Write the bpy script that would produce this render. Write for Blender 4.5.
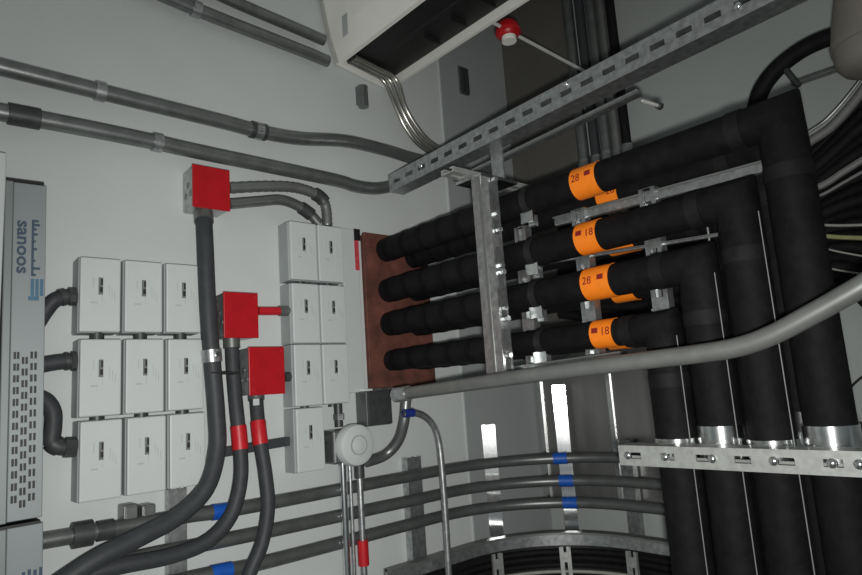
import bpy, bmesh, math, random
from mathutils import Vector, Matrix
random.seed(7)
for o in list(bpy.data.objects):
    bpy.data.objects.remove(o, do_unlink=True)
SC = bpy.context.scene
COL = SC.collection
H = 1.6                                   # camera height above the floor
YW = 1.15                                 # the white wall (plane Y = YW)
XB = 1.42                                 # the grey wall round the corner (plane X = XB)
F = 626.3                                 # focal length in pixels of an 862 px wide frame
RIGHT = Vector((0.74892, -0.65923, -0.06735))
DOWN = Vector((0.05426, 0.16230, -0.98525))
FWD = Vector((0.66044, 0.73421, 0.15732))

# ------------------------------------------------------------------ camera, world, light
cam_d = bpy.data.cameras.new('camera'); cam = bpy.data.objects.new('camera', cam_d); COL.objects.link(cam)
cam_d.sensor_width = 36.0; cam_d.lens = F / 862 * 36.0; cam_d.clip_start = 0.02
cam.matrix_world = Matrix(((RIGHT.x, -DOWN.x, -FWD.x, 0), (RIGHT.y, -DOWN.y, -FWD.y, 0), (RIGHT.z, -DOWN.z, -FWD.z, H), (0, 0, 0, 1)))
SC.camera = cam
w = bpy.data.worlds.new('world'); SC.world = w; w.use_nodes = True
w.node_tree.nodes['Background'].inputs[0].default_value = (0.86, 0.95, 1.0, 1)
w.node_tree.nodes['Background'].inputs[1].default_value = 0.13
fl = bpy.data.lights.new('phone_flash', 'POINT'); flo = bpy.data.objects.new('phone_flash', fl); COL.objects.link(flo)
fl.energy = 18.0; fl.shadow_soft_size = 0.012; fl.color = (1.0, 0.985, 0.95)
flo.location = Vector((0, 0, H)) + RIGHT * 0.01 + DOWN * 0.024
sp = bpy.data.lights.new('phone_flash_beam', 'SPOT'); spo = bpy.data.objects.new('phone_flash_beam', sp); COL.objects.link(spo)
sp.energy = 23.5; sp.shadow_soft_size = 0.012; sp.color = (1.0, 0.985, 0.95); sp.spot_size = math.radians(90); sp.spot_blend = 1.0
spo.location = Vector((0, 0, H)) + RIGHT * 0.018 + DOWN * 0.024
spo.rotation_euler = (FWD * F + RIGHT * (415 - 431) + DOWN * (385 - 287.5)).to_track_quat('-Z', 'Y').to_euler()
SC.view_settings.view_transform = 'Standard'; SC.view_settings.look = 'None'
SC.view_settings.exposure = 0.0; SC.view_settings.gamma = 1.0; SC.view_settings.use_curve_mapping = False

# ------------------------------------------------------------------ helpers
def P(x, y, X=None, Y=None, Z=None):
    """photo pixel -> point on a plane X=, Y= (metres) or Z= (height relative to the camera)"""
    r = RIGHT * (x - 431) + DOWN * (y - 287.5) + FWD * F
    s = X / r.x if X is not None else (Y / r.y if Y is not None else Z / r.z)
    return r * s + Vector((0, 0, H))
def zr(z): return H + z
def run_on(pts, y_end=-1.3, rise=0.0):
    """carry a run on past the frame, level along the wall"""
    p = pts[-1]
    return pts + [Vector((p.x, p.y - 0.10, p.z + rise * 0.6)), Vector((p.x, p.y - 0.25, p.z + rise)), Vector((p.x, y_end, p.z + rise))]

MATS = {}
def mat(name, col, rough=0.5, metal=0.0, var=0.12, scale=30.0, bump=0.0, bscale=200.0, spec=0.5, stretch=None):
    if name in MATS: return MATS[name]
    m = bpy.data.materials.new(name); m.use_nodes = True
    nt = m.node_tree; b = nt.nodes['Principled BSDF']
    b.inputs['Roughness'].default_value = rough; b.inputs['Metallic'].default_value = metal
    b.inputs['Specular IOR Level'].default_value = spec
    tc = nt.nodes.new('ShaderNodeTexCoord'); mp = nt.nodes.new('ShaderNodeMapping')
    nt.links.new(tc.outputs['Object'], mp.inputs['Vector'])
    if stretch: mp.inputs['Scale'].default_value = stretch
    n = nt.nodes.new('ShaderNodeTexNoise'); n.inputs['Scale'].default_value = scale; n.inputs['Detail'].default_value = 5
    nt.links.new(mp.outputs['Vector'], n.inputs['Vector'])
    r = nt.nodes.new('ShaderNodeValToRGB')
    r.color_ramp.elements[0].position = 0.3; r.color_ramp.elements[1].position = 0.7
    r.color_ramp.elements[0].color = tuple(c * (1 - var) for c in col) + (1,)
    r.color_ramp.elements[1].color = tuple(min(1, c * (1 + var)) for c in col) + (1,)
    nt.links.new(n.outputs['Fac'], r.inputs['Fac']); nt.links.new(r.outputs['Color'], b.inputs['Base Color'])
    if bump:
        n2 = nt.nodes.new('ShaderNodeTexNoise'); n2.inputs['Scale'].default_value = bscale; n2.inputs['Detail'].default_value = 3
        nt.links.new(mp.outputs['Vector'], n2.inputs['Vector'])
        bu = nt.nodes.new('ShaderNodeBump'); bu.inputs['Strength'].default_value = bump; bu.inputs['Distance'].default_value = 0.002
        nt.links.new(n2.outputs['Fac'], bu.inputs['Height']); nt.links.new(bu.outputs['Normal'], b.inputs['Normal'])
    MATS[name] = m
    return m
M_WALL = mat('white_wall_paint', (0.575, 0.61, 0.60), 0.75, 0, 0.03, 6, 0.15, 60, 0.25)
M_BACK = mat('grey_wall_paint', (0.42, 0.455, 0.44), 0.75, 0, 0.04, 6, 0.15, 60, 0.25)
M_WALL_DARKER = mat('darker_wall_tone', (0.33, 0.355, 0.35), 0.75, 0, 0.03, 6, 0.15, 60, 0.25)
M_FLOOR = mat('concrete', (0.3, 0.3, 0.29), 0.8, 0, 0.15, 12, 0.2, 80, 0.2)
M_CEIL = mat('ceiling_paint', (0.55, 0.56, 0.55), 0.8, 0, 0.03, 6)
M_GALV = mat('galvanised_steel', (0.46, 0.48, 0.48), 0.36, 0.85, 0.25, 90, 0.1, 260)
M_SHINY = mat('bright_zinc', (0.80, 0.82, 0.82), 0.2, 1.0, 0.1, 120)
M_COND = mat('grey_conduit', (0.22, 0.235, 0.23), 0.38, 0.7, 0.14, 40, 0.05, 300)
M_CONDD = mat('dark_grey_conduit', (0.15, 0.16, 0.157), 0.38, 0.55, 0.14, 40, 0.05, 300)
M_CLIGHT = mat('light_grey_conduit', (0.24, 0.25, 0.24), 0.40, 0.6, 0.1, 40)
M_FLEX = mat('grey_flexible_plastic', (0.042, 0.047, 0.051), 0.55, 0, 0.15, 60, 0, 100, 0.35)
M_DARKM = mat('dark_fitting', (0.06, 0.066, 0.066), 0.45, 0.3, 0.2, 80)
M_FOAM = mat('black_rubber_foam', (0.0065, 0.0065, 0.007), 0.7, 0, 0.35, 60, 0.25, 120, 0.14)
M_FOAM2 = mat('black_foam_tape', (0.0085, 0.0085, 0.009), 0.68, 0, 0.3, 60, 0.2, 120, 0.2)
M_WHITE = mat('white_plastic', (0.56, 0.60, 0.595), 0.45, 0, 0.02, 20)
M_WHITE2 = mat('white_plastic_shaded', (0.36, 0.39, 0.39), 0.6, 0, 0.05, 20)  # darker copy of the white plastic: shade on the box sides put into colour
M_AC = mat('cream_plastic', (0.90, 0.90, 0.84), 0.4, 0, 0.03, 10)
M_BLACK = mat('black_plastic', (0.012, 0.012, 0.012), 0.5, 0, 0.2, 40)
M_MARK = mat('grey_print', (0.16, 0.17, 0.17), 0.6, 0, 0.1, 90)
M_FAINT = mat('faint_print_and_reflection', (0.45, 0.48, 0.48), 0.6, 0, 0.1, 90)
M_RED = mat('red_paint', (0.44, 0.004, 0.010), 0.4, 0, 0.1, 40)
M_RTAPE = mat('red_tape', (0.52, 0.012, 0.02), 0.4, 0, 0.1, 60)
M_BLUE = mat('blue_tape', (0.008, 0.095, 0.46), 0.45, 0, 0.1, 60)
M_ORANGE = mat('orange_label', (0.92, 0.23, 0.010), 0.5, 0, 0.06, 60)
M_INK = mat('dark_red_ink', (0.22, 0.01, 0.008), 0.6, 0, 0.05, 60)
M_BROWN = mat('firestop_sealant', (0.135, 0.047, 0.033), 0.7, 0, 0.45, 28, 0.5, 60)
M_RACK = mat('brushed_aluminium', (0.285, 0.32, 0.325), 0.5, 0.2, 0.05, 8, 0, 100, 0.5, (1, 1, 0.2))
M_RACKD = mat('rack_edge', (0.24, 0.27, 0.27), 0.5, 0.35, 0.05, 8)
M_BINK = mat('blue_print', (0.05, 0.085, 0.13), 0.6, 0, 0.1, 60)
M_BINK2 = mat('light_blue_print', (0.07, 0.17, 0.27), 0.6, 0, 0.1, 60)
M_SHEET = mat('metal_sheet', (0.40, 0.40, 0.39), 0.33, 0.85, 0.18, 5, 0, 100, 0.5, (1, 3, 0.4))
M_DPANEL = mat('dark_panel', (0.135, 0.13, 0.118), 0.55, 0.2, 0.1, 6)
M_TAN = mat('taupe_paint', (0.24, 0.225, 0.20), 0.6, 0, 0.08, 12)
M_ROD = mat('zinc_thread', (0.72, 0.72, 0.70), 0.4, 0.35, 0.05, 60)
M_POST = mat('polished_zinc', (0.80, 0.82, 0.82), 0.16, 1.0, 0.1, 120)
M_GALVB = mat('bright_galvanised_steel', (0.50, 0.52, 0.50), 0.42, 0.6, 0.15, 90)
M_MATTE = mat('matte_grey_steel', (0.22, 0.225, 0.22), 0.6, 0.1, 0.1, 60)
M_COPPER = mat('silver_tube', (0.55, 0.54, 0.50), 0.28, 0.9, 0.1, 60)
M_YELL = mat('olive_yellow_cable', (0.34, 0.34, 0.16), 0.5, 0, 0.1, 60)
M_WCABLE = mat('pale_cable', (0.36, 0.36, 0.33), 0.5, 0, 0.1, 60)
M_PINK = mat('red_warning_tape', (0.55, 0.06, 0.08), 0.5, 0, 0.25, 140)

ORG = {}
def thing(name, label, cat, loc=(0, 0, 0), group=None, kind=None):
    o = bpy.data.objects.new(name, None); COL.objects.link(o); o.location = loc; o.empty_display_size = 0.02
    o['label'] = label
    if kind: o['kind'] = kind
    else: o['category'] = cat
    if group: o['group'] = group
    ORG[o.name] = Vector(loc)
    return o
def part(name, bm, m, parent=None, smooth=False, label=None, kind=None):
    """link bm (world coordinates) as one mesh object, a child of parent"""
    org = ORG[parent.name] if parent else Vector((0, 0, 0))
    bmesh.ops.recalc_face_normals(bm, faces=bm.faces)
    if org.length: bmesh.ops.translate(bm, verts=bm.verts, vec=-org)
    me = bpy.data.meshes.new(name); bm.to_mesh(me); bm.free()
    if smooth:
        me.polygons.foreach_set('use_smooth', [True] * len(me.polygons))
        try: me.set_sharp_from_angle(angle=math.radians(40))
        except Exception: pass
    me.materials.append(m)
    o = bpy.data.objects.new(name, me); COL.objects.link(o)
    if parent: o.parent = parent
    ORG[o.name] = org
    if label: o['label'] = label
    if kind: o['kind'] = kind
    return o
def solo(name, bm, m, label, cat, group=None, smooth=False):
    o = part(name, bm, m, None, smooth); o['label'] = label; o['category'] = cat
    if group: o['group'] = group
    return o
def struct(name, bm, m):
    o = part(name, bm, m); o['kind'] = 'structure'; return o
def box(lo, hi, bev=0.0, bm=None, seg=2):
    b = bm or bmesh.new(); lo = Vector(lo); hi = Vector(hi)
    r = bmesh.ops.create_cube(b, size=1.0)
    c = (lo + hi) / 2; d = hi - lo
    for v in r['verts']: v.co = Vector((v.co.x * d.x, v.co.y * d.y, v.co.z * d.z)) + c
    if bev:
        es = {e for v in r['verts'] for e in v.link_edges}
        bmesh.ops.bevel(b, geom=list(es), offset=bev, segments=seg, affect='EDGES', profile=0.5)
    return b
def obox(c, ax, ay, az, dx, dy, dz, bm=None, bev=0.0):
    """box with own axes"""
    b = bm or bmesh.new(); r = bmesh.ops.create_cube(b, size=1.0)
    c = Vector(c); ax = Vector(ax).normalized(); ay = Vector(ay).normalized(); az = Vector(az).normalized()
    for v in r['verts']: v.co = c + ax * (v.co.x * dx) + ay * (v.co.y * dy) + az * (v.co.z * dz)
    if bev:
        es = {e for v in r['verts'] for e in v.link_edges}
        bmesh.ops.bevel(b, geom=list(es), offset=bev, segments=2, affect='EDGES', profile=0.5)
    return b
def spline(pts, n=8):
    pts = [Vector(p) for p in pts]
    if len(pts) < 3: return pts
    out = []
    q = [pts[0] * 2 - pts[1]] + pts + [pts[-1] * 2 - pts[-2]]
    for i in range(1, len(q) - 2):
        p0, p1, p2, p3 = q[i - 1:i + 3]
        for k in range(n):
            t = k / n
            out.append(0.5 * ((2 * p1) + (p2 - p0) * t + (2 * p0 - 5 * p1 + 4 * p2 - p3) * t * t + (3 * p1 - p0 - 3 * p2 + p3) * t ** 3))
    out.append(pts[-1])
    return out
def tube(path, r, seg=16, bm=None, mitre=False):
    b = bm or bmesh.new(); path = [Vector(p) for p in path]
    rr = r if callable(r) else (lambda i: r)
    t0 = (path[1] - path[0]).normalized()
    nrm = t0.orthogonal().normalized(); rings = []
    for i, p in enumerate(path):
        if i == 0: t = t0
        elif i == len(path) - 1: t = (path[-1] - path[-2]).normalized()
        else: t = ((path[i + 1] - p).normalized() + (p - path[i - 1]).normalized()).normalized()
        nrm = (nrm - t * nrm.dot(t)).normalized(); bi = t.cross(nrm); rad = rr(i)
        ring_ = [(nrm * math.cos(a) + bi * math.sin(a)) * rad for a in [2 * math.pi * k / seg for k in range(seg)]]
        if mitre and 0 < i < len(path) - 1:
            tp = (p - path[i - 1]).normalized(); tn = (path[i + 1] - p).normalized(); dv = tn - tp
            if dv.length > 1e-4:
                dv.normalize(); k_ = 1 / max(0.3, t.dot(tp)) - 1
                ring_ = [q + dv * (q.dot(dv) * k_) for q in ring_]
        rings.append([b.verts.new(p + q) for q in ring_])
    for a, c in zip(rings, rings[1:]):
        for k in range(seg): b.faces.new((a[k], a[(k + 1) % seg], c[(k + 1) % seg], c[k]))
    b.faces.new(rings[0][::-1]); b.faces.new(rings[-1])
    return b
def along(path, d0, d1):
    """sub-path between two arc lengths (fractions)"""
    L = [0]
    for a, c in zip(path, path[1:]): L.append(L[-1] + (c - a).length)
    T = L[-1]
    def at(s):
        for i in range(len(L) - 1):
            if L[i + 1] >= s: 
                return path[i].lerp(path[i + 1], (s - L[i]) / max(1e-9, L[i + 1] - L[i]))
        return path[-1]
    n = 6
    return [at(T * (d0 + (d1 - d0) * k / n)) for k in range(n + 1)]
def near(path, p, half):
    """short piece of path centred on the point nearest to p, half = half length in metres"""
    L = [0]
    for a, c in zip(path, path[1:]): L.append(L[-1] + (c - a).length)
    best = (9, 0)
    for i in range(len(path) - 1):
        a, c = path[i], path[i + 1]; d = c - a
        t = max(0, min(1, (p - a).dot(d) / max(1e-12, d.length_squared)))
        e = (a + d * t - p).length
        if e < best[0]: best = (e, L[i] + t * d.length)
    s = best[1]; T = L[-1]
    return along(path, max(0, s - half) / T, min(T, s + half) / T)
def disc(c, ax, r, h, seg=24, bm=None, bev=0.0):
    b = bm or bmesh.new(); ax = Vector(ax).normalized(); c = Vector(c)
    prof = [(0, r)] if not bev else [(0, r)]
    pts = [(0.0, r), (h - bev, r)] + ([(h - bev * 0.3, r - bev * 0.3), (h, r - bev)] if bev else [(h, r)])
    u = ax.orthogonal().normalized(); v = ax.cross(u); rings = []
    for (hh, rad) in pts:
        rings.append([b.verts.new(c + ax * hh + (u * math.cos(a) + v * math.sin(a)) * rad) for a in [2 * math.pi * k / seg for k in range(seg)]])
    for a, d in zip(rings, rings[1:]):
        for k in range(seg):
            if a is not d: b.faces.new((a[k], a[(k + 1) % seg], d[(k + 1) % seg], d[k]))
    b.faces.new(rings[0][::-1]); b.faces.new(rings[-1])
    return b
def ring(c, ax, r0, r1, h, seg=24, bm=None):
    b = bm or bmesh.new(); ax = Vector(ax).normalized(); c = Vector(c); u = ax.orthogonal().normalized(); v = ax.cross(u)
    R = []
    for (hh, rad) in ((-h / 2, r0), (-h / 2, r1), (h / 2, r1), (h / 2, r0)):
        R.append([b.verts.new(c + ax * hh + (u * math.cos(a) + v * math.sin(a)) * rad) for a in [2 * math.pi * k / seg for k in range(seg)]])
    for i in range(4):
        a, d = R[i], R[(i + 1) % 4]
        for k in range(seg): b.faces.new((a[k], a[(k + 1) % seg], d[(k + 1) % seg], d[k]))
    return b
def channel(o, ax, ay, L, wd=0.041, dp=0.041, slots=True, pitch=0.05, sl=0.028, sw=0.013, bm=None, t=0.0025, off=0.025):
    """slotted C channel: runs along ax from o, web faces -ay, open side +ay"""
    b = bm or bmesh.new(); ax = Vector(ax).normalized(); ay = Vector(ay).normalized(); az = ax.cross(ay); o = Vector(o)
    def bx(x0, x1, y0, y1, z0, z1):
        obox(o + ax * (x0 + x1) / 2 + ay * (y0 + y1) / 2 + az * (z0 + z1) / 2, ax, ay, az, x1 - x0, y1 - y0, z1 - z0, b)
    h = wd / 2
    if slots:
        bx(0, L, 0, t, sw / 2, h); bx(0, L, 0, t, -h, -sw / 2)
        x = 0.0; c = off
        while True:
            a = c - sl / 2
            if a >= L: bx(x, L, 0, t, -sw / 2, sw / 2); break
            if a > x: bx(x, a, 0, t, -sw / 2, sw / 2)
            x = c + sl / 2; c += pitch
            if x >= L: break
    else: bx(0, L, 0, t, -h, h)
    bx(0, L, t, dp, h - t, h); bx(0, L, t, dp, -h, -h + t)
    bx(0, L, dp - t, dp, h - 0.0095, h - t); bx(0, L, dp - t, dp, -h + t, -h + 0.0095)
    return b
def text_bm(s, size, depth=0.0006, bold=0.0):
    cu = bpy.data.curves.new('t', 'FONT'); cu.body = s; cu.size = size; cu.extrude = depth / 2; cu.align_x = 'CENTER'; cu.align_y = 'CENTER'
    cu.resolution_u = 3; cu.offset = bold
    o = bpy.data.objects.new('t', cu); COL.objects.link(o)
    dg = bpy.context.evaluated_depsgraph_get(); me = bpy.data.meshes.new_from_object(o.evaluated_get(dg))
    bm = bmesh.new(); bm.from_mesh(me)
    bpy.data.objects.remove(o, do_unlink=True); bpy.data.curves.remove(cu); bpy.data.meshes.remove(me)
    return bm
VX, VY, VZ = Vector((1, 0, 0)), Vector((0, 1, 0)), Vector((0, 0, 1))

# ------------------------------------------------------------------ the room
struct('floor', box((-1.6, -1.9, -0.1), (XB + 0.1, YW + 0.1, 0)), M_FLOOR)
struct('ceiling', box((-1.6, -1.9, 2.78), (XB + 0.1, YW + 0.1, 2.88)), M_CEIL)
struct('wall_left', box((-1.6, YW, 0), (XB + 0.1, YW + 0.1, 2.78)), M_WALL)
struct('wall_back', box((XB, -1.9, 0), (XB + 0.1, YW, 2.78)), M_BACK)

struct('wall_left_darker', box((1.118, YW - 0.002, 0), (XB, YW, 2.78)), M_WALL_DARKER)  # thin flat sheet on the left wall, darker from here to the corner
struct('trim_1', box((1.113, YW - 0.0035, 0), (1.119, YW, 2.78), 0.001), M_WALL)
# ------------------------------------------------------------------ conduits along the white wall
def conduit(label, pts, r, m, plane, tapes=(), couplings=(), clips=(), cat='conduit', name='conduit', group=None, n=8, wall=True, cm=None):
    path = spline([P(x, y, **plane) if not isinstance(p0, Vector) else p0 for p0 in pts for (x, y) in [p0 if not isinstance(p0, Vector) else (0, 0)]], n)
    t = thing(name, label, cat, path[0], group)
    part('tube', tube(path, r), m, t, True)
    for (x, y, half, tm) in tapes:
        part('tape_band', tube(near(path, P(x, y, **plane), half), r + 0.0012), tm, t, True, 'blue tape band' if tm is M_BLUE else 'red tape band')
    for (x, y, half) in couplings:
        bm = tube(near(path, P(x, y, **plane), half), r + 0.003)
        part('coupling', bm, cm or M_DARKM, t, True)
    for (x, y) in clips:
        pc = near(path, P(x, y, **plane), 0.008); c = pc[3]; ax = (pc[-1] - pc[0]).normalized()
        bm = ring(c, ax, r, r + 0.003, 0.016)
        side = ax.cross(VY).normalized()
        obox((c + Vector((c.x, YW, c.z))) / 2 + side * (r + 0.0), ax, VY, side, 0.014, max(0.004, YW - c.y), 0.006, bm)
        part('clip', bm, M_GALV, t, True)
    return t, path
YU = YW - 0.026
conduit('grey conduit sloping over the wall, uppermost of the two long ones, with an upward kink', [(-25, 60), (0, 66.6), (110, 94), (220, 121), (262, 132), (300, 138.5), (345, 141), (385, 150), (412, 158), (450, 167)], 0.0145, M_COND, dict(Y=YU), couplings=[(258, 131, 0.016)], clips=[(258, 131), (100, 91)])
conduit('grey conduit running just above the top red box to the end of the slotted strut', [(-25, 107), (0, 112), (80, 127), (157, 142.5), (200, 152), (330, 179), (355, 186), (375, 188.5), (392, 186), (412, 181)], 0.0145, M_COND, dict(Y=YU), couplings=[(24, 117, 0.022)], clips=[(157, 142)])
conduit('upper of two thin conduits running in behind the air conditioner', [(150, -40), (226, -2), (300, 30), (324, 40.5)], 0.0125, M_COND, dict(Y=YW - 0.02))
conduit('lower of two thin conduits running in behind the air conditioner', [(120, -24), (200, 11), (300, 50), (328, 61.5)], 0.0135, M_COND, dict(Y=YW - 0.02), couplings=[(196, 9, 0.008)], cm=M_GALV)

# three conduits sweeping round the corner
RC = 0.0125
def sweep(label, left, z, tapes, xr, r=RC, end=0.25, R=0.30, n=10):
    """left: pixel run on the white wall, then level round the corner to the grey wall"""
    pl = dict(Y=YW - 0.035)
    pts = [P(x, y, **pl) for (x, y) in left]
    pts[-1].z = zr(z)
    x1 = xr; yb = pts[-1].y
    path = spline(pts, 6)
    c = Vector((x1 - R, yb - R, zr(z)))
    if c.x > path[-1].x + 0.01: pass
    for k in range(0, 15):
        a = math.pi / 2 * (1 - k / 14)
        path.append(Vector((c.x + R * math.cos(a), c.y + R * math.sin(a), zr(z))))
    path.append(Vector((x1, end, zr(z))))
    t = thing('conduit', label, 'conduit', path[0])
    part('tube', tube(path, r), M_CONDD, t, True)
    for p, half in tapes:
        part('tape_band', tube(near(path, p, half), r + 0.0012), M_BLUE, t, True, 'blue tape band')
    return t, path
zc = [P(419, 474.5, Y=YW - 0.035).z - H, P(419, 499, Y=YW - 0.035).z - H, P(419, 522, Y=YW - 0.035).z - H]
t1, p1 = sweep('top one of three grey conduits sweeping round the corner, with blue tape bands', [(30, 543), (48, 540), (112, 529), (185, 516), (250, 506.5), (419, 474.5)], zc[0],
      [(P(221, 511, Y=YW - 0.035), 0.017), (P(560, 460, Z=zc[0]), 0.017)], 1.315, R=0.32)
part('coupling', tube(near(p1, P(82, 535, Y=YW - 0.035), 0.014), RC + 0.007), M_DARKM, t1, True)
part('coupling', tube(near(p1, P(105, 530, Y=YW - 0.035), 0.012), RC + 0.003), M_DARKM, t1, True)
t2, p2 = sweep('middle one of three grey conduits sweeping round the corner', [(120, 562), (160, 553), (200, 545), (276, 529.5), (419, 499)], zc[1],
      [(P(563, 484.5, Z=zc[1]), 0.017)], 1.30, R=0.30)
t3, p3 = sweep('lowest of three grey conduits sweeping round the corner', [(100, 597), (160, 585), (221, 571.5), (270, 561), (419, 522)], zc[2],
      [(P(221, 571, Y=YW - 0.035), 0.018), (P(567, 508, Z=zc[2]), 0.017)], 1.285, R=0.30)

# upright struts holding those conduits
def post(label, c, face, top, wd=0.038, m=M_GALV, slots=False, bright=False, z0=0.0):
    """vertical channel whose web faces along `face` (towards the room); c = web centre"""
    t = thing('upright_strut', label, 'strut', (c[0], c[1], z0))
    fy = -Vector(face).normalized()
    bm = channel(Vector((c[0], c[1], z0)), VZ, fy, top - z0, wd, 0.021, slots)
    part('channel', bm, m, t)
    return t
pp = P(414, 457, Y=YW - 0.022); post('short upright strut on the wall behind the swept conduits, nearest the round white cover', (pp.x, pp.y), (0, -1, 0), pp.z, 0.04, M_GALV)
pp = P(487, 425, Y=YW - 0.025); post('bright upright strut standing where the swept conduits start to bend', (pp.x, pp.y - 0.004), (-0.72, -0.694, 0.0), pp.z, 0.034, M_POST)
pp = P(558, 385, X=XB - 0.06); tt = post('bright upright strut in the corner behind the blue tape bands', (pp.x, pp.y), (-0.80, -0.60, 0.0), pp.z, 0.034, M_POST)
pp = P(624, 440, X=XB - 0.045); post('dull upright strut on the grey wall behind the swept conduits', (pp.x, pp.y), (-1, 0, 0), pp.z, 0.03, M_GALV)
pp = P(178, 489, Y=YW - 0.024); post('upright strut below the white module boxes, crossed by the grey hoses', (pp.x, pp.y), (0, -1, 0), pp.z, 0.03, M_GALV)

# sheet metal and dark panel on the grey wall
t = thing('metal_wireway', 'dull sheet-metal wireway cover on the grey wall behind the conduits', 'wireway', (XB - 0.02, 0.9, zr(-0.33)))
y0, ym, y1 = P(655, 400, X=XB - 0.02).y, P(610, 400, X=XB - 0.02).y, YW - 0.012
part('cover_panel', box((XB - 0.018, ym + 0.002, zr(-0.33)), (XB, y1, zr(0.14)), 0.002), M_SHEET, t)
part('cover_panel', box((XB - 0.018, y0, zr(-0.33)), (XB, ym - 0.002, zr(0.14)), 0.002), M_SHEET, t)
part('joint_strip', box((XB - 0.022, ym - 0.006, zr(-0.33)), (XB - 0.018, ym + 0.006, zr(0.14))), M_SHINY, t)
part('edge_strip', box((XB - 0.024, y1 - 0.012, zr(-0.33)), (XB - 0.018, y1, zr(0.14))), M_SHINY, t)
ya = P(548, 60, X=XB - 0.03).y
solo('dark_panel', box((XB - 0.03, ya - 0.08, zr(0.14)), (XB, YW - 0.002, 2.78), 0.003), M_DPANEL, 'dark brown-grey upright panel in the corner beside the vertical pipes', 'panel')
# vertical pipes coming from the ceiling
for i, (x, r, m, lb) in enumerate(((571, 0.015, M_COND, 'dark vertical pipe from the ceiling next to the dark corner panel'), (583, 0.013, M_FLEX, 'second vertical pipe from the dark corner panel'),
                          (594, 0.014, M_COND, 'vertical pipe in the middle of the ceiling pipe group'), (604.5, 0.0115, M_CLIGHT, 'pale vertical pipe beside the black one'),
                          (614, 0.012, M_FOAM2, 'black vertical pipe at the open end of the ceiling pipe group'))):
    q = P(x, 40, X=XB - 0.05)
    t = thing('vertical_pipe', lb, 'pipe', (q.x, q.y, zr(0.14)))
    part('tube', tube([(q.x, q.y, zr(0.1)), (q.x, q.y, 2.78)], r), m, t, True)
    part('coupling', tube([(q.x, q.y, zr(0.50)), (q.x, q.y, zr(0.56))], r + 0.003), M_GALV, t, True)

# ------------------------------------------------------------------ rack units at the left
YR = YW - 0.06
def rack(label, xa, xb, ztop, zbot, holes, mark):
    t = thing('rack_unit', label, 'rack unit', (xa, YW, zbot))
    part('chassis', box((xa + 0.006, YR + 0.004, zbot + 0.002), (xb - 0.002, YW, ztop - 0.003), 0.001), M_RACKD, t)
    part('side_flange', box((xa, YR - 0.004, zbot), (xa + 0.011, YW, ztop), 0.0015), M_RACKD, t)
    fp = part('faceplate', box((xa + 0.0115, YR, zbot + 0.001), (xb, YR + 0.004, ztop), 0.0012), M_RACK, t)
    part('top_edge', box((xa, YR - 0.003, ztop), (xb - 0.004, YW, ztop + 0.004)), M_BLACK, t)
    return t, fp
pa, pb = P(4, 350, Y=YR), P(47.5, 350, Y=YR)
ztop = P(30, 184, Y=YR).z; zmid = P(30, 520, Y=YR).z
rk, fp = rack('brushed metal rack unit mounted upright with slotted vents and blue lettering', pa.x, pb.x, ztop, zmid, True, True)
bm = bmesh.new()
za, zb_ = P(30, 352, Y=YR).z, P(30, 506, Y=YR).z
xs = [P(x, 400, Y=YR).x for x in (16.2, 19.6, 24.6, 28.2, 33.2, 37.2)]
nrow = 13
for c, x in enumerate(xs):
    for k in range(nrow):
        z = za + (zb_ - za) * (k + 0.3 + (0.45 if c in (2, 3) else 0)) / nrow
        box((x - 0.0016, YR - 0.0004, z - 0.0052), (x + 0.0016, YR + 0.002, z + 0.0052), 0, bm)
part('vent_slot', bm, M_BLACK, fp, kind='stuff')
def rack_text(zc_, zlen):
    bm = text_bm('sanoos', 0.030, bold=0.0007)
    # reads downwards: local x -> -Z, local y -> +X
    for v in bm.verts: v.co = Vector((P(27.5, 250, Y=YR).x + v.co.y * 0.80, YR - 0.0006 + v.co.z, zc_ - v.co.x * 0.98 + 0.004))
    part('lettering', bm, M_BINK, fp)
    bm = bmesh.new(); x0 = P(36, 250, Y=YR).x
    box((x0, YR - 0.0006, zc_ - 0.04), (x0 + 0.0032, YR, zc_ + 0.048), 0, bm)
    for i, (dz, ln) in enumerate(((0.046, 0.010), (0.040, 0.012), (0.033, 0.007), (0.025, 0.009), (0.014, 0.006), (0.002, 0.008), (-0.016, 0.006), (-0.028, 0.013), (-0.038, 0.007))):
        box((x0 + 0.003, YR - 0.0006, zc_ + dz - 0.0018), (x0 + ln * 0.9, YR, zc_ + dz + 0.0018), 0, bm)
    part('script_lettering', bm, M_BINK, fp)
    bm = bmesh.new(); xe = P(40, 288, Y=YR).x; ze = P(40, 288, Y=YR).z
    for k in range(3): box((xe - 0.007 + k * 0.006, YR - 0.0006, ze - 0.013), (xe - 0.0025 + k * 0.006, YR, ze + 0.013), 0, bm)
    box((xe - 0.010, YR - 0.0005, ze - 0.020), (xe + 0.004, YR, ze - 0.0135), 0, bm)
    part('emblem', bm, M_BINK2, fp)
rack_text(P(25, 250, Y=YR).z, 0)
rk2, fp2 = rack('plain lower rack unit mounted upright below the slotted one', pa.x, pb.x + 0.001, zmid - 0.007, zmid - 0.48, False, False)
bm = bmesh.new(); q = P(30, 574, Y=YR)
for k in range(4): box((q.x - 0.011 + k * 0.007, YR - 0.0006, q.z - 0.02), (q.x - 0.007 + k * 0.007, YR, q.z + 0.004 + 0.002 * (k % 2)), 0, bm)
part('lettering', bm, M_BINK, fp2)
for o_ in (rk, rk2): o_.rotation_euler.y = math.radians(-0.8)
rk2.location.x += 0.0067; rk.location.x -= 0.0005
q = P(1.0, 300, Y=YR - 0.02)
solo('white_trunking', box((q.x - 0.05, YR - 0.02, 0.0), (q.x, YW, P(1, 152, Y=YR - 0.02).z), 0.002), M_WHITE, 'white vertical trunking along the edge of the rack units', 'trunking')

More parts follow.
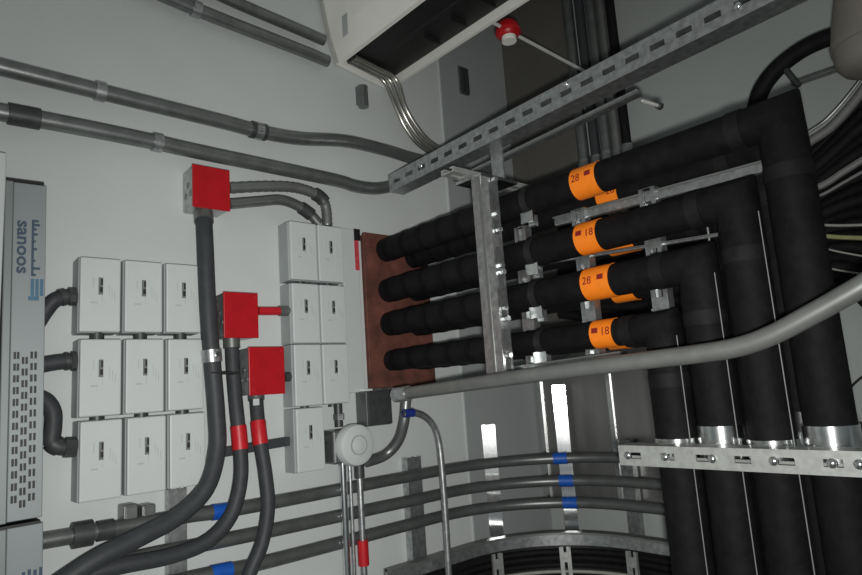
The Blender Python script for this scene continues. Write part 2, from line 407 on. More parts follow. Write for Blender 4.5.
# short dark hoses from the rack to the module boxes
def gland(label, pts, r, col=(75, 0)):
    path = spline([P(x, y, Y=yy) for (x, y, yy) in pts], 8)
    t = thing('cable_gland', label, 'cable gland', path[0])
    part('hose', tube(path, r), M_FLEX, t, True)
    part('nut', tube(along(path, 0.86, 1.0), r + 0.003, 8), M_DARKM, t, False)
    part('collar', tube(along(path, 0.70, 0.80), r + 0.002), M_DARKM, t, True)
YG = YW - 0.03
gland('dark hose and gland feeding the top row of module boxes', [(36, 325, YG + .008), (46, 310, YG + .004), (54, 301, YG), (64, 297, YG), (76, 296.5, YG)], 0.012)
gland('straight dark gland feeding the middle row of module boxes', [(36, 366, YG), (52, 363, YG), (64, 361.5, YG), (76, 361, YG)], 0.0125)
gland('looped dark hose feeding the bottom row of module boxes', [(36, 396, YG + .01), (47, 402, YG + .004), (53, 413, YG), (53, 428, YG), (52, 441, YG), (60, 447, YG), (76, 447, YG)], 0.0125)

# ------------------------------------------------------------------ white module boxes
YF = YW - 0.05
def module_mesh_set(wd, ht):
    """prototype meshes, local origin = centre of the back, -Y towards the room"""
    d = YW - YF
    out = {}
    def mk(nm, bm, m):
        bmesh.ops.recalc_face_normals(bm, faces=bm.faces); me = bpy.data.meshes.new(nm); bm.to_mesh(me); bm.free(); me.materials.append(m); out[nm] = me
    mk('body', box((-wd / 2 - 0.001, -d + 0.010, -ht / 2 - 0.001), (wd / 2 + 0.001, 0, ht / 2 + 0.001), 0.002), M_WHITE2)
    mk('cover', box((-wd / 2, -d, -ht / 2), (wd / 2, -d + 0.010, ht / 2), 0.0022), M_WHITE)
    mk('window', box((-wd * 0.06, -d - 0.0008, ht * 0.0), (wd * 0.05, -d + 0.001, ht * 0.23)), M_MARK)
    bm = box((-wd * 0.03, -d - 0.0014, ht * 0.03), (wd * 0.045, -d, ht * 0.10)); box((-wd * 0.005, -d - 0.0014, ht * 0.13), (wd * 0.045, -d, ht * 0.215), 0, bm); mk('key', bm, M_BLACK)
    bm = bmesh.new()
    box((-wd * 0.20, -d - 0.0004, ht * 0.10), (-wd * 0.17, -d, ht * 0.22), 0, bm)
    box((wd * 0.025, -d - 0.0004, -ht * 0.10), (wd * 0.04, -d, ht * 0.05), 0, bm)
    for k in range(3): box((wd * (0.20 + 0.07 * k), -d - 0.0004, -ht * (0.02 + 0.03 * k)), (wd * (0.215 + 0.07 * k), -d, ht * (0.14 - 0.05 * k)), 0, bm)
    box((-wd * 0.25, -d - 0.0004, -ht * 0.12), (-wd * 0.08, -d, -ht * 0.10), 0, bm)
    mk('print', bm, M_FAINT)
    return out
def place_module(label, xa, xb, zt, zb2, group, cache={}):
    wd, ht = xb - xa, zt - zb2
    key = (round(wd, 4), round(ht, 4))
    if key not in cache: cache[key] = module_mesh_set(wd, ht)
    t = thing('module_box', label, 'module box', ((xa + xb) / 2, YW, (zt + zb2) / 2), group)
    for nm in ('body', 'cover', 'window', 'key', 'print'):
        o = bpy.data.objects.new(nm, cache[key][nm]); COL.objects.link(o); o.parent = t
    return t
def nipple(parent, x, z, wd=0.016, ht=0.012):
    part('nipple', tube([(x, YW - 0.03, z - ht / 2), (x, YW - 0.03, z + ht / 2)], wd / 2, 12), M_DARKM, parent, True)
g1 = 'white module boxes in the three by three block'
cols = []
for a, b in ((79.6, 121), (125, 163), (167, 201.5)): cols.append((P(a, 340, Y=YF).x, P(b, 340, Y=YF).x))
wm = sum(b - a for a, b in cols) / 3
rows = []
for a, b in ((256.5, 331.5), (340, 416.5), (421, 504.5)): rows.append((P(80, a, Y=YF).z, P(80, b, Y=YF).z))
hm = sum(a - b for a, b in rows) / 3
rn = ('top', 'middle', 'bottom'); cn = ('column beside the rack', 'middle column', 'column beside the hoses')
for r in range(3):
    for c in range(3):
        ca_, cb_ = (((79.8, 121), (125, 162.5), (167, 200.5)), ((80, 121.2), (126, 164), (168.5, 203.5)), ((80.3, 121.5), (127.5, 166), (170, 206)))[r][c]
        ry = (295, 378, 462)[r]; xc = (P(ca_, ry, Y=YF).x + P(cb_, ry, Y=YF).x) / 2; zc2 = sum(rows[r]) / 2
        t = place_module('white module box, %s of the %s, three-by-three block' % (rn[r], cn[c]), xc - wm / 2, xc + wm / 2, zc2 + hm / 2, zc2 - hm / 2, g1)
        if r < 2: 
            g = rows[r][1] - rows[r + 1][0]
            nipple(t, xc, zc2 - hm / 2 - 0.006, 0.022, 0.014)
bm = bmesh.new()
q = P(140, 508, Y=YW - 0.02)
for x, lb in ((128, 'small pale conduit fitting below the module boxes, nearer the rack'), (146, 'small pale conduit fitting below the module boxes, nearer the upright strut')):
    a = P(x, 512, Y=YW - 0.02); t = thing('outlet_box', lb, 'outlet box', a, 'fittings under the module boxes')
    part('body', box((a.x - 0.011, YW - 0.036, a.z - 0.016), (a.x + 0.011, YW, a.z + 0.013), 0.003), M_CLIGHT, t)
    part('lid', box((a.x - 0.009, YW - 0.039, a.z - 0.013), (a.x + 0.009, YW - 0.036, a.z + 0.010), 0.001), M_COND, t)
g2 = 'white module boxes in the double column beside the brown plate'
colA = (P(290, 230, Y=YF).x, P(316.5, 230, Y=YF).x); colB = (P(317.5, 230, Y=YF).x, P(342.5, 230, Y=YF).x)
w2 = (colA[1] - colA[0] + colB[1] - colB[0]) / 2 - 0.001
r2 = [(P(290, a, Y=YF).z, P(290, b, Y=YF).z) for a, b in ((219.8, 279.5), (282.5, 343), (346.5, 405), (408.5, 476))]
h2 = sum(a - b for a, b in r2) / 4
rn2 = ('top', 'second', 'third', 'lowest')
for r in range(4):
    for c, (cc, nm) in enumerate(((colA, 'column beside the red boxes'), (colB, 'column beside the brown plate'))):
        if r == 3 and c == 1: continue
        xc = sum(cc) / 2; z = sum(r2[r]) / 2
        lb = 'white module box, %s in the %s' % (rn2[r], nm) if r < 3 else 'lone lowest white module box hanging under the double column'
        t = place_module(lb, xc - w2 / 2, xc + w2 / 2, z + h2 / 2, z - h2 / 2, g2)
        if r < 3: nipple(t, xc, z - h2 / 2 - 0.003, 0.018, 0.007)
# white upright back board beside the brown plate
qa, qb = P(344, 300, Y=YW - 0.012), P(360.5, 300, Y=YW - 0.012)
t = thing('back_board', 'white upright board between the module boxes and brown plate', 'board', (qa.x, YW, zr(-0.02)))
part('board', box((qa.x, YW - 0.014, P(350, 393, Y=YW).z), (qb.x, YW, P(350, 229, Y=YW - 0.012).z), 0.002), M_WHITE, t)
a = P(361, 238, Y=YW - 0.014)
part('warning_tape', box((qb.x - 0.011, YW - 0.0152, P(361, 272, Y=YW).z), (qb.x, YW - 0.014, P(361, 243, Y=YW).z)), M_PINK, t, label='red and white warning tape')
part('dark_cap', box((qb.x - 0.011, YW - 0.018, P(361, 243, Y=YW).z), (qb.x + 0.004, YW - 0.014, P(361, 232, Y=YW).z)), M_BLACK, t)

# ------------------------------------------------------------------ red boxes with grey hoses
def red_box(label, x0, x1, y0, y1):
    a, b = P(x0, y0, Y=YW - 0.056), P(x1, y1, Y=YW - 0.056); zt, zb2 = a.z, b.z
    t = thing('junction_box', label, 'junction box', ((a.x + b.x) / 2, YW, zb2))
    part('box', box((a.x + 0.002, YW - 0.053, zb2 + 0.001), (b.x - 0.002, YW, zt - 0.001), 0.003), M_GALV, t)
    part('cover', box((a.x, YW - 0.056, zb2), (b.x, YW - 0.052, zt), 0.0012), M_RED, t, label='red painted cover')
    for (x, z) in ((a.x + 0.007, zb2 + 0.009), (b.x - 0.007, zt - 0.008)):
        part('screw', disc((x, YW - 0.056, z), (0, -1, 0), 0.0028, 0.0014, 10), M_RTAPE, t)
    for k in range(3):
        part('knockout', disc((a.x + 0.002, YW - 0.040 + 0.012 * k, zb2 + 0.03 + 0.018 * (k % 2)), (-1, 0, 0), 0.006, 0.0006, 12), M_COND, t)
    return t, a, b
rb1 = red_box('red-covered junction box, highest of three, with two conduits leaving sideways', 192.5, 230.5, 163.5, 211.5)
rb2 = red_box('red-covered junction box with a red conduit stub on its side', 223.5, 259, 291.5, 338)
rb3 = red_box('red-covered junction box, lowest of three, with a white tag below', 248.5, 285.5, 347, 393.5)
def hose(label, pts, r, m, extras=()):
    path = spline([P(x, y, Y=yy) for (x, y, yy) in pts], 8)
    t = thing('flexible_hose', label, 'hose', path[0])
    part('tube', tube(path, r), m, t, True)
    part('connector', tube(along(path, 0.0, 0.03), r + 0.0025), M_COND, t, True)
    return t, path
y0 = YW - 0.032
t, ph = hose('grey hose from the highest red box curving away under the module boxes', [(203.5, 213, y0 - .006), (205, 240, y0 - .028), (208, 310, y0 - .036), (212.5, 365, y0 - .038), (216.5, 415, y0 - .04), (217, 450, y0 - .045), (206, 488, y0 - .055), (178, 516, y0 - .06), (140, 537, y0 - .065), (95, 560, y0 - .07), (50, 590, y0 - .07)], 0.0148, M_FLEX)
q = near(ph, P(212, 356, Y=y0 - .038), 0.011)
part('clamp', tube(q, 0.0172), M_GALV, t, True)
b1 = disc(q[3] + Vector((0.003, -0.018, 0.002)), (0, -1, 0), 0.005, 0.004, 8)
part('bolt', b1, M_SHINY, t)
t, ph2 = hose('grey hose from the middle red box with a red tape band', [(231.5, 339, y0 - .004), (233, 370, y0 - .008), (236, 405, y0 - .016), (240, 445, y0 - .026), (240.5, 480, y0 - .034), (231, 515, y0 - .038), (208, 541, y0 - .04), (170, 556, y0 - .042), (120, 566, y0 - .045), (70, 580, y0 - .045)], 0.0128, M_FLEX)
part('tape_band', tube(near(ph2, P(238, 438, Y=y0 - .025), 0.021), 0.0142), M_RTAPE, t, True, 'red tape band')
t, ph3 = hose('grey hose from the lowest red box with a red tape band', [(256, 394.5, y0 - .006), (257.5, 415, y0 - .016), (260, 440, y0 - .026), (265.5, 475, y0 - .034), (268, 508, y0 - .038), (262, 543, y0 - .038), (251, 570, y0 - .038), (240, 600, y0 - .035)], 0.0128, M_FLEX)
part('tape_band', tube(near(ph3, P(258.5, 433, Y=y0 - .022), 0.021), 0.0142), M_RTAPE, t, True, 'red tape band')
q = P(256, 402, Y=YW - 0.058); part('tag', box((q.x - 0.006, q.y - 0.001, q.z - 0.006), (q.x + 0.006, q.y, q.z + 0.006)), M_WHITE, t)
a, b = P(209, 373, Y=y0 - 0.04), P(236, 373.5, Y=y0 - 0.04)
solo('cable_tie', obox((a + b) / 2, (b - a), VY, VZ, (b - a).length, 0.03, 0.0028), M_BLACK, 'thin black cable tie binding two grey hoses', 'cable tie')
a, b = P(214, 453.5, Y=YW - 0.012), P(297, 439.5, Y=YW - 0.012)
t = thing('support_bar', 'dark bar on the wall behind the taped hoses', 'bar', a)
part('bar', obox((a + b) / 2, (b - a), VY, (b - a).cross(VY), (b - a).length, 0.024, 0.017, None, 0.002), M_FLEX, t)
part('end_cap', obox(b, (b - a), VY, (b - a).cross(VY), 0.014, 0.024, 0.022, None, 0.002), M_DARKM, t)
# conduits from the highest red box
y1 = YW - 0.03
path = spline([P(x, y, Y=y1) for (x, y) in ((229, 188), (262, 186.5), (290, 187), (308, 191), (321, 198), (326, 208), (327.5, 226))], 8)
t = thing('conduit', 'corrugated metal conduit from the highest red box down to the module boxes', 'conduit', path[0])
part('tube', tube(path, lambda i: 0.0105 + (0.0012 if i % 2 else 0)), M_CLIGHT, t, True)
part('connector', tube(near(path, P(320, 197, Y=y1), 0.014), 0.0145), M_DARKM, t, True)
path = spline([P(x, y, Y=y1) for (x, y) in ((229, 204), (258, 201.5), (280, 200), (296, 205), (310, 214), (319, 224))], 8)
t = thing('conduit', 'smooth grey conduit from the highest red box bending down behind module boxes', 'conduit', path[0])
part('tube', tube(path, 0.0108), M_COND, t, True)
part('connector', tube(near(path, P(306, 211.5, Y=y1), 0.014), 0.0138), M_DARKM, t, True)
path = [P(317, y, Y=y1 - 0.002) for y in (196, 224)]
t = thing('conduit', 'red conduit stub between the middle red box and module boxes', 'conduit', P(259, 311, Y=y1))
part('tube', tube([P(258, 311, Y=y1), P(281, 311, Y=y1)], 0.0085), M_RTAPE, t, True)
part('connector', tube([P(279, 311, Y=y1), P(291, 311, Y=y1)], 0.0105), M_COND, t, True)
solo('conduit', tube([P(284, 377, Y=y1), P(295, 376.5, Y=y1)], 0.0095), M_DARKM, 'short dark conduit stub beside the lowest red box', 'conduit', None, True)

# ------------------------------------------------------------------ brown fire-stop plate, pipes and their frame
XP, XR = 0.888, 0.972
xa, xb = P(363, 300, Y=YW).x, P(425, 300, Y=YW).x
ROW = (0.325, 0.229, 0.151, 0.067); ROWR = (0.315, 0.234, 0.150, 0.066); RAD = (0.0265, 0.0265, 0.0265, 0.0225)
t = thing('firestop_plate', 'reddish brown fire-stop plate on the wall where the black pipes enter', 'plate', (xa, YW, zr(-0.02)))
bm = box((xa + 0.004, YW - 0.010, P(367, 398, Y=YW).z), (xb + 0.01, YW, P(364, 233, Y=YW).z), 0.003)
part('sealant', bm, M_BROWN, t)
part('edge', box((xa, YW - 0.012, P(367, 396, Y=YW).z), (xa + 0.006, YW, P(364, 236, Y=YW).z), 0.002), M_BROWN, t)
YE = (0.270, 0.340, 0.406, 0.472); YER = (0.325, 0.386, 0.447, 0.508)
rnp = ('top', 'second', 'third', 'lowest')
def label_shell(axis_o, r, y0, y1, a0, a1, seg=18):
    """curved sheet round a pipe running along Y; angle 0 = -X, positive = up"""
    bm = bmesh.new(); rows_ = []
    for k in range(seg + 1):
        a = a0 + (a1 - a0) * k / seg
        rows_.append([bm.verts.new((axis_o[0] - math.cos(a) * rr, y, axis_o[1] + math.sin(a) * rr)) for y in (y0, y1) for rr in (r, r + 0.001)])
    for a, b in zip(rows_, rows_[1:]):
        for (i, j) in ((1, 3), (3, 2), (2, 0), (0, 1)): bm.faces.new((a[i], a[j], b[j], b[i]))
    for e in (rows_[0], rows_[-1]): bm.faces.new((e[0], e[1], e[3], e[2]))
    return bm
def wrap(bm, axis_o, r, yc, ac):
    for k in range(-8, 9): bmesh.ops.bisect_plane(bm, geom=list(bm.verts) + list(bm.edges) + list(bm.faces), plane_co=(0, k * 0.0015, 0), plane_no=(0, 1, 0))
    for v in bm.verts:
        a = ac + v.co.y / r; rr = r + 0.0012 + v.co.z
        v.co = Vector((axis_o[0] - math.cos(a) * rr, yc - v.co.x, axis_o[1] + math.sin(a) * rr))
    return bm
for col, X in enumerate((XP, XR)):
    for k in range(4):
        z = zr((ROW if col == 0 else ROWR)[k]); r = RAD[k] - (0.001 if col else 0); ye = (YE, YER)[col][k]; er = 0.05
        rv = 0.0295
        pts = [Vector((X, YW - 0.0105, z)), Vector((X, 0.9, z)), Vector((X, ye + er, z)), Vector((X, ye, z)), Vector((X, ye, z - er)), Vector((X, ye, 0.6)), Vector((X, ye, 0.0))]
        rads = [r, r, r, (r + rv) / 2, rv, rv, rv]
        lab = 'black insulated pipe, %s of the %s column, turning down at its elbow' % (rnp[k], 'front' if col == 0 else 'rear')
        t = thing('insulated_pipe', lab, 'pipe', (X, ye, 0))
        part('insulation', tube(pts, lambda i: rads[i], 20, None, True), M_FOAM, t, True)
        # thicker wrapped stretch between the wall and the frame
        wr = r + 0.0012
        part('wrap', tube([(X, YW - 0.012, z), (X, 0.80, z)], lambda i: wr, 20), M_FOAM2, t, True)
        for yy in (1.11, 1.05, 0.99, 0.93, 0.87, 0.81):
            part('wrap_ring', ring((X, yy, z), VY, wr - 0.001, wr + 0.0011, 0.014, 20), M_FOAM, t, True)
        part('insulation_joint', ring((X, ye + er + 0.004, z), VY, r - 0.001, r + 0.0016, 0.02, 20), M_FOAM2, t, True)
        part('insulation_joint', ring((X, ye, z - er - 0.03), VZ, rv - 0.001, rv + 0.0008, 0.02, 20), M_FOAM2, t, True)
        # orange label
        pxl = ((589, 607), (593, 614.5), (601, 620.5), (605.5, 626))[k]
        yc = P((572 + 605) / 2 + (2, 4, 14, 19)[k], (180, 232, 280, 331)[k], X=XP).y if col == 0 else P((613, 624, 627, 620)[k], (192, 240, 290, 345)[k], X=XR).y
        ln = (0.049, 0.042, 0.052, 0.040)[k] if col == 0 else (0.042, 0.052, 0.042, 0.034)[k]
        o_ = (X, z)
        lb = part('label_sleeve', label_shell(o_, r, yc - ln / 2, yc + ln / 2, -2.0, 1.9), M_ORANGE, t, True, 'orange pipe label')
        first = (k in (0, 2)) == (col == 0)
        ac = 0.1
        tx = '28' if k in (0, 2) else '18'
        su = ln * 0.24 * (-1 if first else 1)
        bm = text_bm(tx, 0.0175)
        for v in bm.verts: v.co.x += su
        part('number', wrap(bm, o_, r, yc, ac), M_INK, lb)
        bm = bmesh.new(); bmesh.ops.create_grid(bm, x_segments=2, y_segments=4, size=1)
        for v in bm.verts: v.co = Vector((v.co.x * 0.0058 - su, v.co.y * 0.0042 + 0.003, 0))
        part('mark', wrap(bm, o_, r, yc, ac), M_INK, lb)

# slotted strut over the pipes, and its twin behind
def strut(name, label, o, ax, ay, L, **kw):
    t = thing(name, label, 'strut', o)
    m = kw.pop('m', M_GALV)
    part('channel', channel(o, ax, ay, L, **kw), m, t)
    return t
ta, tb = Vector((0.862, 1.078, zr(0.466))), Vector((0.862, -0.68, zr(0.521)))
tdir = (tb - ta).normalized()
T1 = strut('slotted_strut', 'long slotted steel strut channel crossing in front of the air conditioner', ta, tdir, VX, (tb - ta).length, wd=0.041, pitch=0.0425, sl=0.024, sw=0.0095, off=0.03)
def dome(c, ax, r, bm=None):
    b = bm or bmesh.new(); ax = Vector(ax).normalized(); u = ax.orthogonal().normalized(); v = ax.cross(u); c = Vector(c); rg = []
    for k in range(5):
        a = math.pi / 2 * k / 5
        rg.append([b.verts.new(c + ax * (r * 0.8 * math.sin(a)) + (u * math.cos(q) + v * math.sin(q)) * r * math.cos(a)) for q in [2 * math.pi * i / 12 for i in range(12)]])
    tip = b.verts.new(c + ax * r * 0.8)
    for a, d in zip(rg, rg[1:]):
        for k in range(12): b.faces.new((a[k], a[(k + 1) % 12], d[(k + 1) % 12], d[k]))
    for k in range(12): b.faces.new((rg[-1][k], rg[-1][(k + 1) % 12], tip))
    b.faces.new(rg[0][::-1]); return b
for (x, y) in ((738, 6), (421, 166), (566, 84)):
    q = P(x, y, X=0.862); part('bolt_head', dome(q, (-1, 0, 0), 0.006), M_SHINY, T1, True)
# arm to the grey wall and brace
t = thing('strut_arm', 'strut arm carrying the slotted upright, fixed to the grey wall', 'strut', (0.8, 0.775, zr(0.38)))
part('channel', channel(Vector((0.755, 0.775, zr(0.377))), VX, VZ, XB - 0.755, 0.032, 0.010, True), M_GALVB, t)
part('hanger', box((0.895, 0.762, zr(0.387)), (0.899, 0.792, zr(0.458))), M_GALV, t)
a, b = P(462, 178, X=0.99), P(640, 92, X=0.99)
t = thing('brace_bar', 'pale brace bar running under the long slotted strut', 'bar', a)
part('bar', obox((a + b) / 2, b - a, VX, (b - a).cross(VX), (b - a).length, 0.02, 0.010, None, 0.002), M_GALV, t)
part('edge', obox((a + b) / 2 + Vector((-0.011, 0, -0.003)), b - a, VX, (b - a).cross(VX), (b - a).length, 0.002, 0.004), M_CLIGHT, t)
# front upright
V1 = thing('slotted_upright', 'slotted upright strut standing in front of the black pipes', 'strut', (0.838, 0.76, zr(0.0)))
zt2, zb3 = zr(0.370), zr(0.005)
part('channel', channel(Vector((0.838, 0.742, zb3)), VZ, VY, zt2 - zb3, 0.026, 0.038, True, t=0.002), M_GALV, V1)
part('cover', box((0.823, 0.740, zb3), (0.8255, 0.782, zt2)), M_GALV, V1)
part('rib', box((0.8215, 0.758, zb3), (0.8235, 0.764, zt2)), M_CLIGHT, V1)
part('foot_plate', box((0.80, 0.72, zb3 - 0.006), (0.862, 0.80, zb3)), M_SHINY, V1)
part('head_plate', box((0.80, 0.735, zt2), (0.90, 0.80, zt2 + 0.006)), M_SHINY, V1)
for k in range(4):
    z = zr(ROW[k]); 
    part('bolt', disc((0.838, 0.742, z + 0.045), (0, -1, 0), 0.0055, 0.010, 6), M_GALV, V1)
    part('bolt', disc((0.838, 0.742, z - 0.02), (0, -1, 0), 0.0055, 0.008, 6), M_GALV, V1)
# rear uprights between the pipe columns
for x, lb in ((530, 'upright strut between the two pipe columns next to the front upright'), (591, 'upright strut between the two pipe columns by the orange labels'), (664, 'upright strut between the two pipe columns near the elbows')):
    q = P(x, 310, X=0.93)
    t = thing('rear_upright', lb, 'strut', (0.93, q.y, zr(0.0)))
    part('channel', channel(Vector((0.921, q.y, zr(0.005))), VZ, VX, 0.29, 0.028, 0.018, True, t=0.002), M_GALV, t)
# saddle clamps on pipes near the uprights
for x in (541,):
    for k in range(4):
        q = P(x, 300, X=XP)
        t = thing('pipe_clamp', 'steel saddle clamp on the %s front pipe beside the slotted upright' % rnp[k], 'clamp', (XP, q.y, zr(ROW[k])), 'saddle clamps beside the slotted upright')
        part('band', ring((XP, q.y, zr(ROW[k])), VY, RAD[k] + 0.0002, RAD[k] + 0.0022, 0.014), M_BLACK, t, True)
        part('ear', box((XP - 0.006, q.y - 0.007, zr(ROW[k]) - RAD[k] - 0.022), (XP + 0.004, q.y + 0.007, zr(ROW[k]) - RAD[k])), M_GALV, t)
        part('ear', box((XP - 0.016, q.y - 0.012, zr(ROW[k]) - RAD[k] - 0.016), (XP - 0.012, q.y + 0.016, zr(ROW[k]) - RAD[k] + 0.004)), M_SHINY, t)
# horizontal rails behind the pipes
def rail(label, a, b, hh, m=M_GALV, dd=0.021):
    ax = (b - a).normalized()
    t = thing('rail', label, 'rail', a)
    part('channel', obox((a + b) / 2, ax, VX, ax.cross(VX), (b - a).length, dd, hh, None, 0.002), m, t)
    part('lip', obox((a + b) / 2 + Vector((-dd / 2 - 0.002, 0, hh * 0.36)), ax, VX, ax.cross(VX), (b - a).length, 0.003, hh * 0.2), M_CLIGHT, t)
    return t
rail('flat steel rail showing between the top and second pipe rows', P(556, 222, X=0.932), P(771, 165, X=0.932), 0.017, M_GALV, 0.012)
rail('thin steel rail showing between the second and third pipe rows', P(540, 264, X=0.932), P(731, 233, X=0.932), 0.005, M_GALV, 0.008)
rail('steel rail running under the lowest pipe row', P(498, 373, X=0.875), P(625, 356, X=0.875), 0.016)
# low strut carrying the vertical pipes
YL = P(619, 455, X=0.818).y
LS = thing('pipe_support_strut', 'bright slotted strut clamped across the row of vertical black pipes', 'strut', (0.818, YL, zr(-0.115)))
part('channel', channel(Vector((0.818, YL, zr(-0.115))), -VY, VX, YL + 0.70, 0.028, 0.036, True, sl=0.02, sw=0.009), M_GALVB, LS)
part('leg', box((0.82, -0.69, 0), (0.854, -0.652, zr(-0.128))), M_GALV, LS)
for x in (628, 665, 712, 773, 831, 858):
    q = P(x, 456, X=0.818)
    part('bolt_head', dome((0.818, q.y, zr(-0.115)), (-1, 0, 0), 0.0062), M_SHINY, LS, True)
for col, X in enumerate((XP, XR)):
    for k in range(4):
        r = 0.0295; hh = (0.044, 0.026, 0.044, 0.026)[k] + 0.012 * col
        t = thing('pipe_clamp', 'zinc clamp ring round the vertical run of the %s %s pipe' % (rnp[k], 'front' if col == 0 else 'rear'), 'clamp', (X, (YE, YER)[col][k], zr(-0.10)), 'clamp rings on the support strut')
        part('band', ring((X, (YE, YER)[col][k], zr(-0.122) + hh / 2), VZ, r + 0.0002, r + 0.0016, hh), M_SHINY, t, True)
        part('ear', box((X - r - 0.006, (YE, YER)[col][k] - 0.004, zr(-0.122)), (X - r - 0.001, (YE, YER)[col][k] + 0.004, zr(-0.112))), M_SHINY, t)
# thin rods, small tubes and hair-thin strands added as seam highlights between the vertical pipes
for X, Y, top, r, lb in ((0.905, P(656, 400, X=0.905).y, 0.02, 0.0035, 'thin steel rod hanging beside the outermost vertical pipe'), (0.93, P(664, 400, X=0.93).y, 0.10, 0.003, 'thin steel rod hanging behind the outermost vertical pipe'),
                       (0.862, 0.439, 0.05, 0.0012, 'hair-thin strand added as seam highlight between vertical pipes of the lowest and third rows'),
                       (0.862, 0.373, 0.13, 0.0012, 'hair-thin strand added as seam highlight between vertical pipes of the third and second rows'), (0.862, 0.305, 0.20, 0.0012, 'hair-thin strand added as seam highlight between vertical pipes of the second and top rows')):
    solo('rod_or_seam_highlight', tube([(X, Y, 0.0), (X, Y, zr(top))], r * (0.8 if r > 0.002 else 0.6), 10), M_MATTE, lb, 'rod', None, True)
q = P(722, 330, X=0.931); 
t = thing('small_tube', 'small pale tube with an orange sticker between the vertical pipes', 'tube', (q.x, q.y, 0))
part('tube', tube([(q.x, q.y, 0), (q.x, q.y, q.z + 0.03)], 0.0055, 12), M_CLIGHT, t, True)
part('sticker', tube([q + Vector((0, 0, -0.012)), q + Vector((0, 0, 0.012))], 0.0068, 12), mat('dull_orange', (0.42, 0.14, 0.02), 0.5), t, True)
part('stem', tube([q + Vector((0, 0, 0.02)), Vector((q.x, q.y, zr(0.21)))], 0.0018, 8), M_CLIGHT, t, True)

# long grey conduit passing in front of the pipes
XE = 0.768
t, pE = conduit('long pale grey conduit passing in front of the black pipes and bending upwards', [(396, 395), (450, 387), (540, 374), (640, 361), (700, 353.5), (738, 347), (772, 335), (812, 314), (862, 286), (920, 252), Vector((0.768, -0.05, zr(0.16))), Vector((0.768, -0.25, zr(0.24))), Vector((0.768, -0.6, zr(0.25))), Vector((0.768, -1.2, zr(0.25)))], 0.0118, M_CLIGHT, dict(X=XE))
part('coupling', tube(near(pE, P(402, 394, X=XE), 0.02), 0.0145), M_GALV, t, True)
# fittings below the brown plate
a, b = P(366, 391, Y=YW - 0.042), P(393, 424, Y=YW - 0.042)
t = thing('pull_box', 'dark grey pull box under the brown fire-stop plate', 'pull box', ((a.x + b.x) / 2, YW, b.z))
part('box', box((a.x, YW - 0.040, b.z), (b.x, YW, a.z), 0.003), M_CONDD, t)
part('lid', box((a.x + 0.002, YW - 0.044, b.z + 0.002), (b.x - 0.002, YW - 0.040, a.z - 0.002), 0.001), M_DARKM, t)
part('bracket', box((a.x + 0.01, YW - 0.052, a.z), (b.x, YW - 0.01, a.z + 0.004)), M_SHINY, t)
q = P(402, 402, Y=YW - 0.08)
path = spline([P(408, 388, Y=YW - 0.09), P(406, 402, Y=YW - 0.09), P(404, 422, Y=YW - 0.085), P(398, 441, Y=YW - 0.065), P(385, 455, Y=YW - 0.045), P(366, 462, Y=YW - 0.045)], 8)
solo('conduit', tube(path, 0.0115), M_COND, 'grey conduit elbow from the pale conduit down to the round white cover', 'conduit', None, True)
# round white cover
c = P(357, 445, Y=YW - 0.075)
t = thing('round_cover_box', 'round white cover on a small grey conduit box', 'conduit box', (c.x, YW, c.z - 0.04))
part('box', box((c.x - 0.045, YW - 0.06, c.z - 0.034), (c.x + 0.026, YW, c.z + 0.032), 0.004), M_COND, t)
cv = part('cover', disc((c.x, YW - 0.06, c.z), (0, -1, 0), 0.042, 0.022, 32, None, 0.009), M_WHITE, t, True)
part('rim', ring((c.x, YW - 0.0822, c.z), VY, 0.017, 0.020, 0.002, 32), M_WHITE2, cv, True)
part('knob', disc((c.x, YW - 0.082, c.z), (0, -1, 0), 0.012, 0.003, 24, None, 0.001), M_WHITE, cv, True)
part('hub', tube([(c.x - 0.045, YW - 0.03, c.z + 0.018), (c.x - 0.058, YW - 0.03, c.z + 0.018)], 0.012), M_DARKM, t, True)
part('nipple', tube([P(339, 427, Y=YW - 0.03), P(338, 404, Y=YW - 0.03)], 0.009), M_DARKM, t, True)
part('nut', tube([P(339, 420, Y=YW - 0.03), P(338.7, 414, Y=YW - 0.03)], 0.012, 6), M_GALV, t)
# thin tubes hanging below it
for x, r, lb, red in ((342.5, 0.0075, 'shiny thin tube hanging below the round white cover', False), (349.5, 0.004, 'very thin dark tube beside the shiny one below the white cover', False), (359, 0.0065, 'thin tube with red tape below the round white cover', True)):
    a = P(x, 463, Y=YW - 0.052 if x < 355 else YW - 0.062)
    t = thing('drop_tube', lb, 'tube', (a.x, a.y, 0))
    part('tube', tube([(a.x, a.y, 0), (a.x, a.y, a.z + 0.02)], r, 12), M_SHINY if not red and x < 345 else M_GALV, t, True)
    if red:
        q = P(362, 553, Y=a.y); part('tape_band', tube([(a.x, a.y, q.z - 0.024), (a.x, a.y, q.z + 0.024)], r + 0.0045, 12), M_RTAPE, t, True, 'red tape band')
        q = P(359, 472, Y=a.y); part('connector', tube([(a.x, a.y, q.z - 0.012), (a.x, a.y, q.z + 0.02)], r + 0.004, 12), M_DARKM, t, True)
yk = YW - 0.10
path = spline([P(x, y, Y=yk) for (x, y) in ((404, 413.5), (414, 413), (425, 417), (434, 427), (439, 443), (442, 470), (445, 510), (448, 560), (451, 620))], 6)
path[-1].z = path[-1].z
t = thing('thin_conduit', 'thin conduit with a blue end curving down past the swept conduits', 'conduit', path[0])
part('tube', tube(path, 0.0072), M_GALV, t, True)
part('tape_band', tube(along(path, 0.0, 0.05), 0.009), mat('dark_blue_tape', (0.012, 0.03, 0.22), 0.5), t, True, 'blue tape band')

